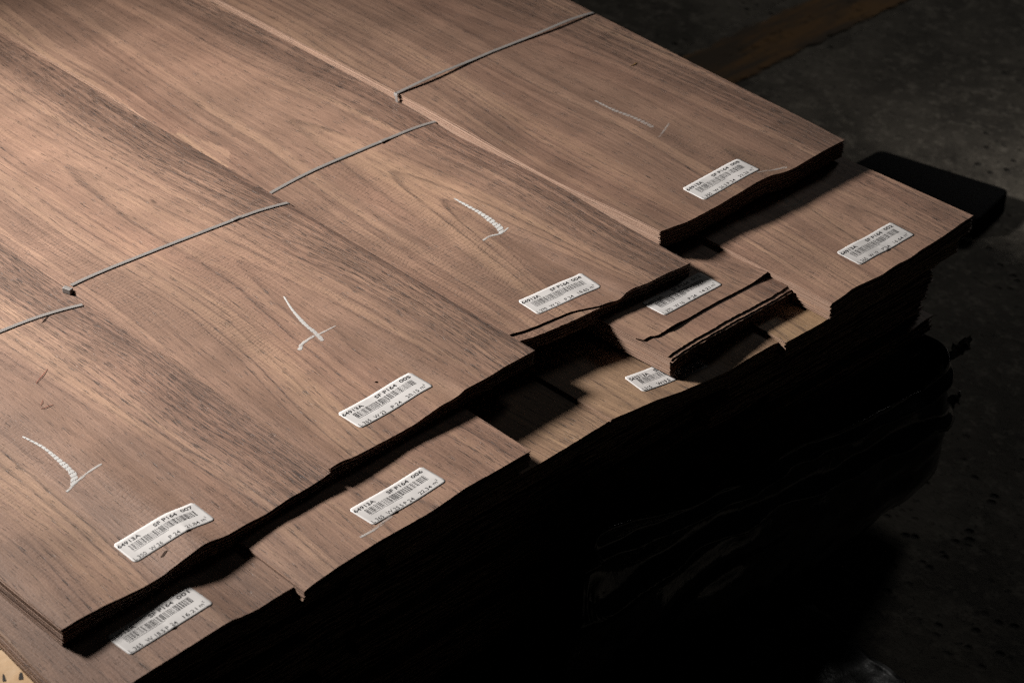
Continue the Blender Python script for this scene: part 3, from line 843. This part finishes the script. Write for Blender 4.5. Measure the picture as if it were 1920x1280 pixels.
fibre('splinter', b008, [(-.2240, .2027), (-.2235, .2083), (-.2241, .2128)], .00045, plain('yellow_fibre', (.28, .17, .04), .8), 'thin yellow splinter behind the faint chalk stroke on the right bundle', 'splinter')
fibre('splinter', b005, [(-.0060, -.3290), (-.0045, -.3265)], .0006, M_SPLINT, 'tiny dark splinter behind sticker 005', 'splinter')

# ------------------------------------------------------------------ the dark pile underneath
LOWG = 'veneer bundles in the dark lower pile'
LOWL = 'walnut veneer bundle in the dark lower pile, below the labelled ones'
def low_mesh(seed, width):
    rnd = random.Random(seed)
    V, F, U = [], [], []
    n, ncol, th = 14, 26, .0165
    rows = [0, .02, .2, 1.2, LENGTH]
    for i in range(n):
        so = rnd.uniform(0, 40); ox = rnd.uniform(-.003, .001); oy = rnd.uniform(-.0015, .0015)
        base = len(V)
        for side in (0, 1):
            for d in rows:
                for c in range(ncol + 1):
                    t = c / ncol
                    x = ox + .003 * fnoise(t * 6 + so, so) + .002 * fnoise(t * 30 + so, 1) - d
                    z = th * (1 - (i + (.85 if side else 0)) / n) + .0018 * fnoise(t * 3 + seed, seed) * math.exp(-d * 5)
                    V.append((x, oy + t * width, z)); U.append((t * width, d + .2 * i + z * 5))
        nr = len(rows)
        vid = lambda s, r, c: base + s * nr * (ncol + 1) + r * (ncol + 1) + c
        for r in range(nr - 1):
            for c in range(ncol):
                F.append((vid(0, r, c), vid(0, r, c + 1), vid(0, r + 1, c + 1), vid(0, r + 1, c)))
                if i == n - 1: F.append((vid(1, r, c), vid(1, r + 1, c), vid(1, r + 1, c + 1), vid(1, r, c + 1)))
            F.append((vid(0, r, 0), vid(0, r + 1, 0), vid(1, r + 1, 0), vid(1, r, 0)))
            F.append((vid(1, r, ncol), vid(1, r + 1, ncol), vid(0, r + 1, ncol), vid(0, r, ncol)))
        for c in range(ncol):
            F.append((vid(1, 0, c), vid(1, 0, c + 1), vid(0, 0, c + 1), vid(0, 0, c)))
    me = bpy.data.meshes.new('veneer_bundle')
    me.from_pydata(V, [], F)
    uvl = me.uv_layers.new(name='grain')
    flat = []
    for l in me.loops: flat.extend(U[l.vertex_index])
    uvl.data.foreach_set('uv', flat)
    me.materials.append(WLOW)
    return me
rnd = random.Random(5)
low_variants = {}
def low_bundle(x, y0, y1, z):
    w = round((y1 - y0) / .02) * .02
    key_ = (w, rnd.randrange(2))
    if key_ not in low_variants: low_variants[key_] = low_mesh(int(w * 1000) + key_[1], w)
    o = bpy.data.objects.new('veneer_bundle', low_variants[key_])
    o.location = (x, y0, z)
    o.scale = (1, (y1 - y0) / w, 1)
    C.objects.link(o)
    tag(o, LOWL, 'veneer bundle', LOWG)
low_bundle(.118, -.70, -.45, -.0485)
zt = -.0550
layer = 0
while zt - .0165 > -.225:
    cuts = [-.705]
    while cuts[-1] < .06: cuts.append(cuts[-1] + rnd.uniform(.19, .26))
    cuts[-1] = .25 + rnd.uniform(-.012, .004)
    for a, c in zip(cuts, cuts[1:]):
        low_bundle(.116 + rnd.uniform(-.012, .003) + .022 * smooth01(-.1, .2, c), a + .001, c - .001, zt - .0165)
    zt -= .0170
    layer += 1
PILE_Z = zt
for xb in (0.02, -1.2, -2.6):
    tag(rbox('pallet_bearer', xb, -.23, (PILE_Z + FLOOR_Z) / 2, .10, .92, PILE_Z - FLOOR_Z - .001, plain('rough_pine', (.22, .15, .09), .8), bev=.003),
        'timber bearer carrying the veneer pile above the floor', 'bearer', 'timber bearers under the pile')

# ------------------------------------------------------------------ black film round the foot of the pile
M_FLAP = film_mat('dusty_black_film', .34, .5)
def film():
    root = tag(empty('plastic_film', (.17, .0, FLOOR_Z)), 'glossy black plastic film wrapped round the foot of the pile', 'plastic film')
    path = []
    L1 = .92
    ns = 260
    def base(s):                     # s metres from the left end along the front, then round the right corner
        y = -.66 + s
        rc = .03
        yc = .240
        if y < yc - rc: return Vector((.168, y)), Vector((1, 0))
        a = (y - (yc - rc)) / rc
        if a < math.pi / 2: return Vector((.168 - rc + rc * math.cos(a), yc - rc + rc * math.sin(a))), Vector((math.cos(a), math.sin(a)))
        e = (a - math.pi / 2) * rc
        return Vector((.168 - rc - e, yc)), Vector((0, 1))
    S = .66 + .240 + 1.0
    F1 = [(-.25, -.115), (-.136, -.134), (-.103, -.135), (-.074, -.141), (-.04, -.139), (-.003, -.143), (.042, -.151), (.08, -.156), (.119, -.160), (.184, -.168), (.209, -.158), (.24, -.157)]
    F2 = [(-.10, -.166), (-.042, -.176), (.002, -.181), (.048, -.190), (.094, -.193), (.141, -.195), (.19, -.201), (.24, -.215)]
    def pl(tab, y):
        if y <= tab[0][0]: return tab[0][1]
        for a, b in zip(tab, tab[1:]):
            if y <= b[0]: return lerp(a[1], b[1], (y - a[0]) / (b[0] - a[0]))
        return tab[-1][1]
    V, F = [], []
    nt = 90
    ss_ = [i / ns * S * .52 for i in range(ns)] + [S * .52 + (i / 50) * S * .48 for i in range(51)]
    for s in ss_:
        p, nr = base(s)
        y = -.66 + s
        # upper hem: droops at the left, then climbs over a fold and runs level to the right corner
        top = pl(F1, y) + .012 + .006 * fnoise(s * 14, 2)
        if y < -.10: top = lerp(pl(F1, -.1) + .012, -.092, smooth01(-.12, -.25, y))
        if y < -.25: top = lerp(-.092, -.24, smooth01(-.25, -.30, y))
        bot = lerp(-.345, -.292, smooth01(-.02, .10, y)) + .006 * fnoise(s * 20, 7)
        for k in range(nt + 1):
            t = k / nt
            z = lerp(top, bot, t)
            # folds: long creases slanting along the front
            q = s * 1.0
            f1 = math.exp(-((z - pl(F1, y) - .0015 * fnoise(q * 40, 1)) / .0048) ** 2) * (.7 + .5 * fnoise(q * 25, 4))
            f2 = math.exp(-((z - pl(F2, y) - .0012 * fnoise(q * 30, 6)) / .0060) ** 2) * (.7 + .5 * fnoise(q * 18, 9))
            out = .004 + .010 * math.sin(t * math.pi) + .016 * f1 + .018 * f2
            out += .012 * abs(fnoise(q * 6, z * 16, 3.0)) + .0035 * fnoise(q * 16, z * 40, 5.0) + .0008 * fnoise(q * 60, z * 60, 8.0)
            hem = max(0, 1 - t * 9)
            out += .004 * hem
            out *= 1 - .82 * nr.y
            q2 = p + nr * out + Vector((0, .032 * t * nr.y))
            V.append((q2.x, q2.y, z))
    n = len(ss_)
    for i in range(n - 1):
        for k in range(nt):
            a = i * (nt + 1) + k
            F.append((a, a + 1, a + nt + 2, a + nt + 1))
    o = mesh_obj('wrapped_sheet', V, F, M_FILM, root, smooth=True)
    so = o.modifiers.new('thickness', 'SOLIDIFY'); so.thickness = .0004
    # loose flap trailing on the floor
    V, F = [], []
    nx, ny = 40, 60
    for i in range(nx + 1):
        for j in range(ny + 1):
            u, w = i / nx, j / ny
            x = .185 + .15 * u * (0.75 + .4 * fnoise(w * 4, 1.0))
            y = -.30 + .34 * w
            z = FLOOR_Z + .003 + .030 * (1 - u) ** 2 * (0.6 + .8 * abs(fnoise(w * 7, u * 3, 1))) + .010 * abs(fnoise(x * 20, y * 20, 2)) + .001 * fnoise(x * 60, y * 60, 5)
            V.append((x, y, max(z, FLOOR_Z + .002)))
    for i in range(nx):
        for j in range(ny):
            a = i * (ny + 1) + j
            F.append((a, a + ny + 1, a + ny + 2, a + 1))
    o = mesh_obj('loose_flap', V, F, M_FLAP, root, smooth=True)
    so = o.modifiers.new('thickness', 'SOLIDIFY'); so.thickness = .0004
    # torn tags sticking out past the right corner
    for (cy, cz, ln) in ((.262, -.168, .034), (.268, -.232, .024)):
        V, F = [], []
        for i in range(9):
            for j in range(6):
                u, w = i / 8, j / 5 - .5
                hw = .011 * (1 - .5 * u) * (1 + .8 * fnoise(u * 6, cz * 50))
                V.append((.15 + .006 * fnoise(u * 5, w * 4, cz), cy + ln * u, cz + 2 * w * hw + .006 * fnoise(u * 9, w * 6, 3)))
        for i in range(8):
            for j in range(5):
                a = i * 6 + j
                F.append((a, a + 6, a + 7, a + 1))
        o = mesh_obj('torn_tag', V, F, M_FILM, root, smooth=True)
        so = o.modifiers.new('thickness', 'SOLIDIFY'); so.thickness = .0004
film()

# ------------------------------------------------------------------ black slab on the floor behind the corner, kraft paper at the left
def slab():
    # plan corners, rounded, extruded
    A, B, Cc, D = Vector((-.302, .662)), Vector((-.302, .753)), Vector((-.138, .792)), Vector((-.122, .708))
    pts = []
    cs = [A, B, Cc, D]
    for i, c in enumerate(cs):
        p, q = cs[i - 1], cs[(i + 1) % 4]
        r = .010
        a, b = c + (p - c).normalized() * r, c + (q - c).normalized() * r
        for k in range(6):
            t = k / 5
            pts.append((a * (1 - t) ** 2 + c * 2 * t * (1 - t) + b * t * t))
    n = len(pts)
    V, F = [], []
    ctr = sum(pts, Vector((0, 0))) / n
    for (z, sh) in ((FLOOR_Z + .0005, 0), (FLOOR_Z + .026, 0), (FLOOR_Z + .0275, .001), (FLOOR_Z + .028, .003)):
        for p in pts:
            d = (ctr - p).normalized() * sh
            V.append((p.x + d.x, p.y + d.y, z))
    for l in range(3):
        for i in range(n):
            j = (i + 1) % n
            F.append((l * n + i, l * n + j, (l + 1) * n + j, (l + 1) * n + i)[::-1])
    F.append(tuple(range(3 * n, 4 * n))[::-1]); F.append(tuple(range(n)))
    tag(mesh_obj('slab', V, F, M_SLAB), 'flat black slab with rounded corners on the floor beside the pile', 'slab')
slab()

M_BRUSH = plain('faded_black_ink', (.035, .030, .026), .8)
def kraft():
    V, F = [], []
    nx, ny = 50, 24
    for side in (0, 1):
        for i in range(nx + 1):
            for j in range(ny + 1):
                x, y = lerp(-.55, .16, i / nx), lerp(-.95, -.700, j / ny)
                V.append((x, y, -.0355 + .0022 * fnoise(x * 14, y * 16, 1) + .0008 * fnoise(x * 40, y * 45, 3) - (.0004 if side else 0)))
    nn = (nx + 1) * (ny + 1)
    for s in (0, 1):
        for i in range(nx):
            for j in range(ny):
                a = s * nn + i * (ny + 1) + j
                q = (a, a + ny + 1, a + ny + 2, a + 1)
                F.append(q if s == 0 else q[::-1])
    root = mesh_obj('wrapping_paper', V, F, M_KRAFT, smooth=True)
    tag(root, 'stained brown wrapping paper with black brush marks at the lower left', 'wrapping paper')
    def mark(pts, w0, w1):
        vs, fs = [], []
        n = 24
        P = [Vector(p) for p in pts]
        m = len(P) - 1
        for i in range(n + 1):
            t = i / n
            s = min(m - 1, int(t * m)); k = t * m - s
            p0, p1, p2, p3 = P[max(0, s - 1)], P[s], P[s + 1], P[min(m, s + 2)]
            q = 0.5 * ((2 * p1) + (p2 - p0) * k + (2 * p0 - 5 * p1 + 4 * p2 - p3) * k * k + (3 * p1 - p0 - 3 * p2 + p3) * k ** 3)
            if i == 0: d = P[1] - P[0]
            else: d = q - prev
            prev = q
            nr = Vector((-d.y, d.x)).normalized() * lerp(w0, w1, t) / 2
            for sg in (-1, 1):
                x, y = q.x + nr.x * sg, q.y + nr.y * sg
                vs.append((x, y, -.0355 + .0022 * fnoise(x * 14, y * 16, 1) + .0008 * fnoise(x * 40, y * 45, 3) + .0003))
        for i in range(n): fs.append((2 * i, 2 * i + 1, 2 * i + 3, 2 * i + 2))
        mesh_obj('brush_mark', vs, fs, M_BRUSH, root)
    mark([(.0236, -.7176), (.0262, -.7165), (.0265, -.7120), (.0250, -.7085)], .0008, .0012)
    mark([(.0334, -.7102), (.0322, -.7085)], .0016, .0008)
    mark([(.0555, -.7320), (.0510, -.7296), (.0488, -.7284)], .0026, .0006)
    mark([(.0620, -.7225), (.0575, -.7195), (.0560, -.7182)], .0036, .0008)
    mark([(.0140, -.7145), (.0152, -.7128), (.0155, -.7110)], .0016, .0010)
kraft()
# the pile carries the paper too: one more low bundle reaches out to the left under it
low_bundle(.10, -.95, -.71, -.0530)
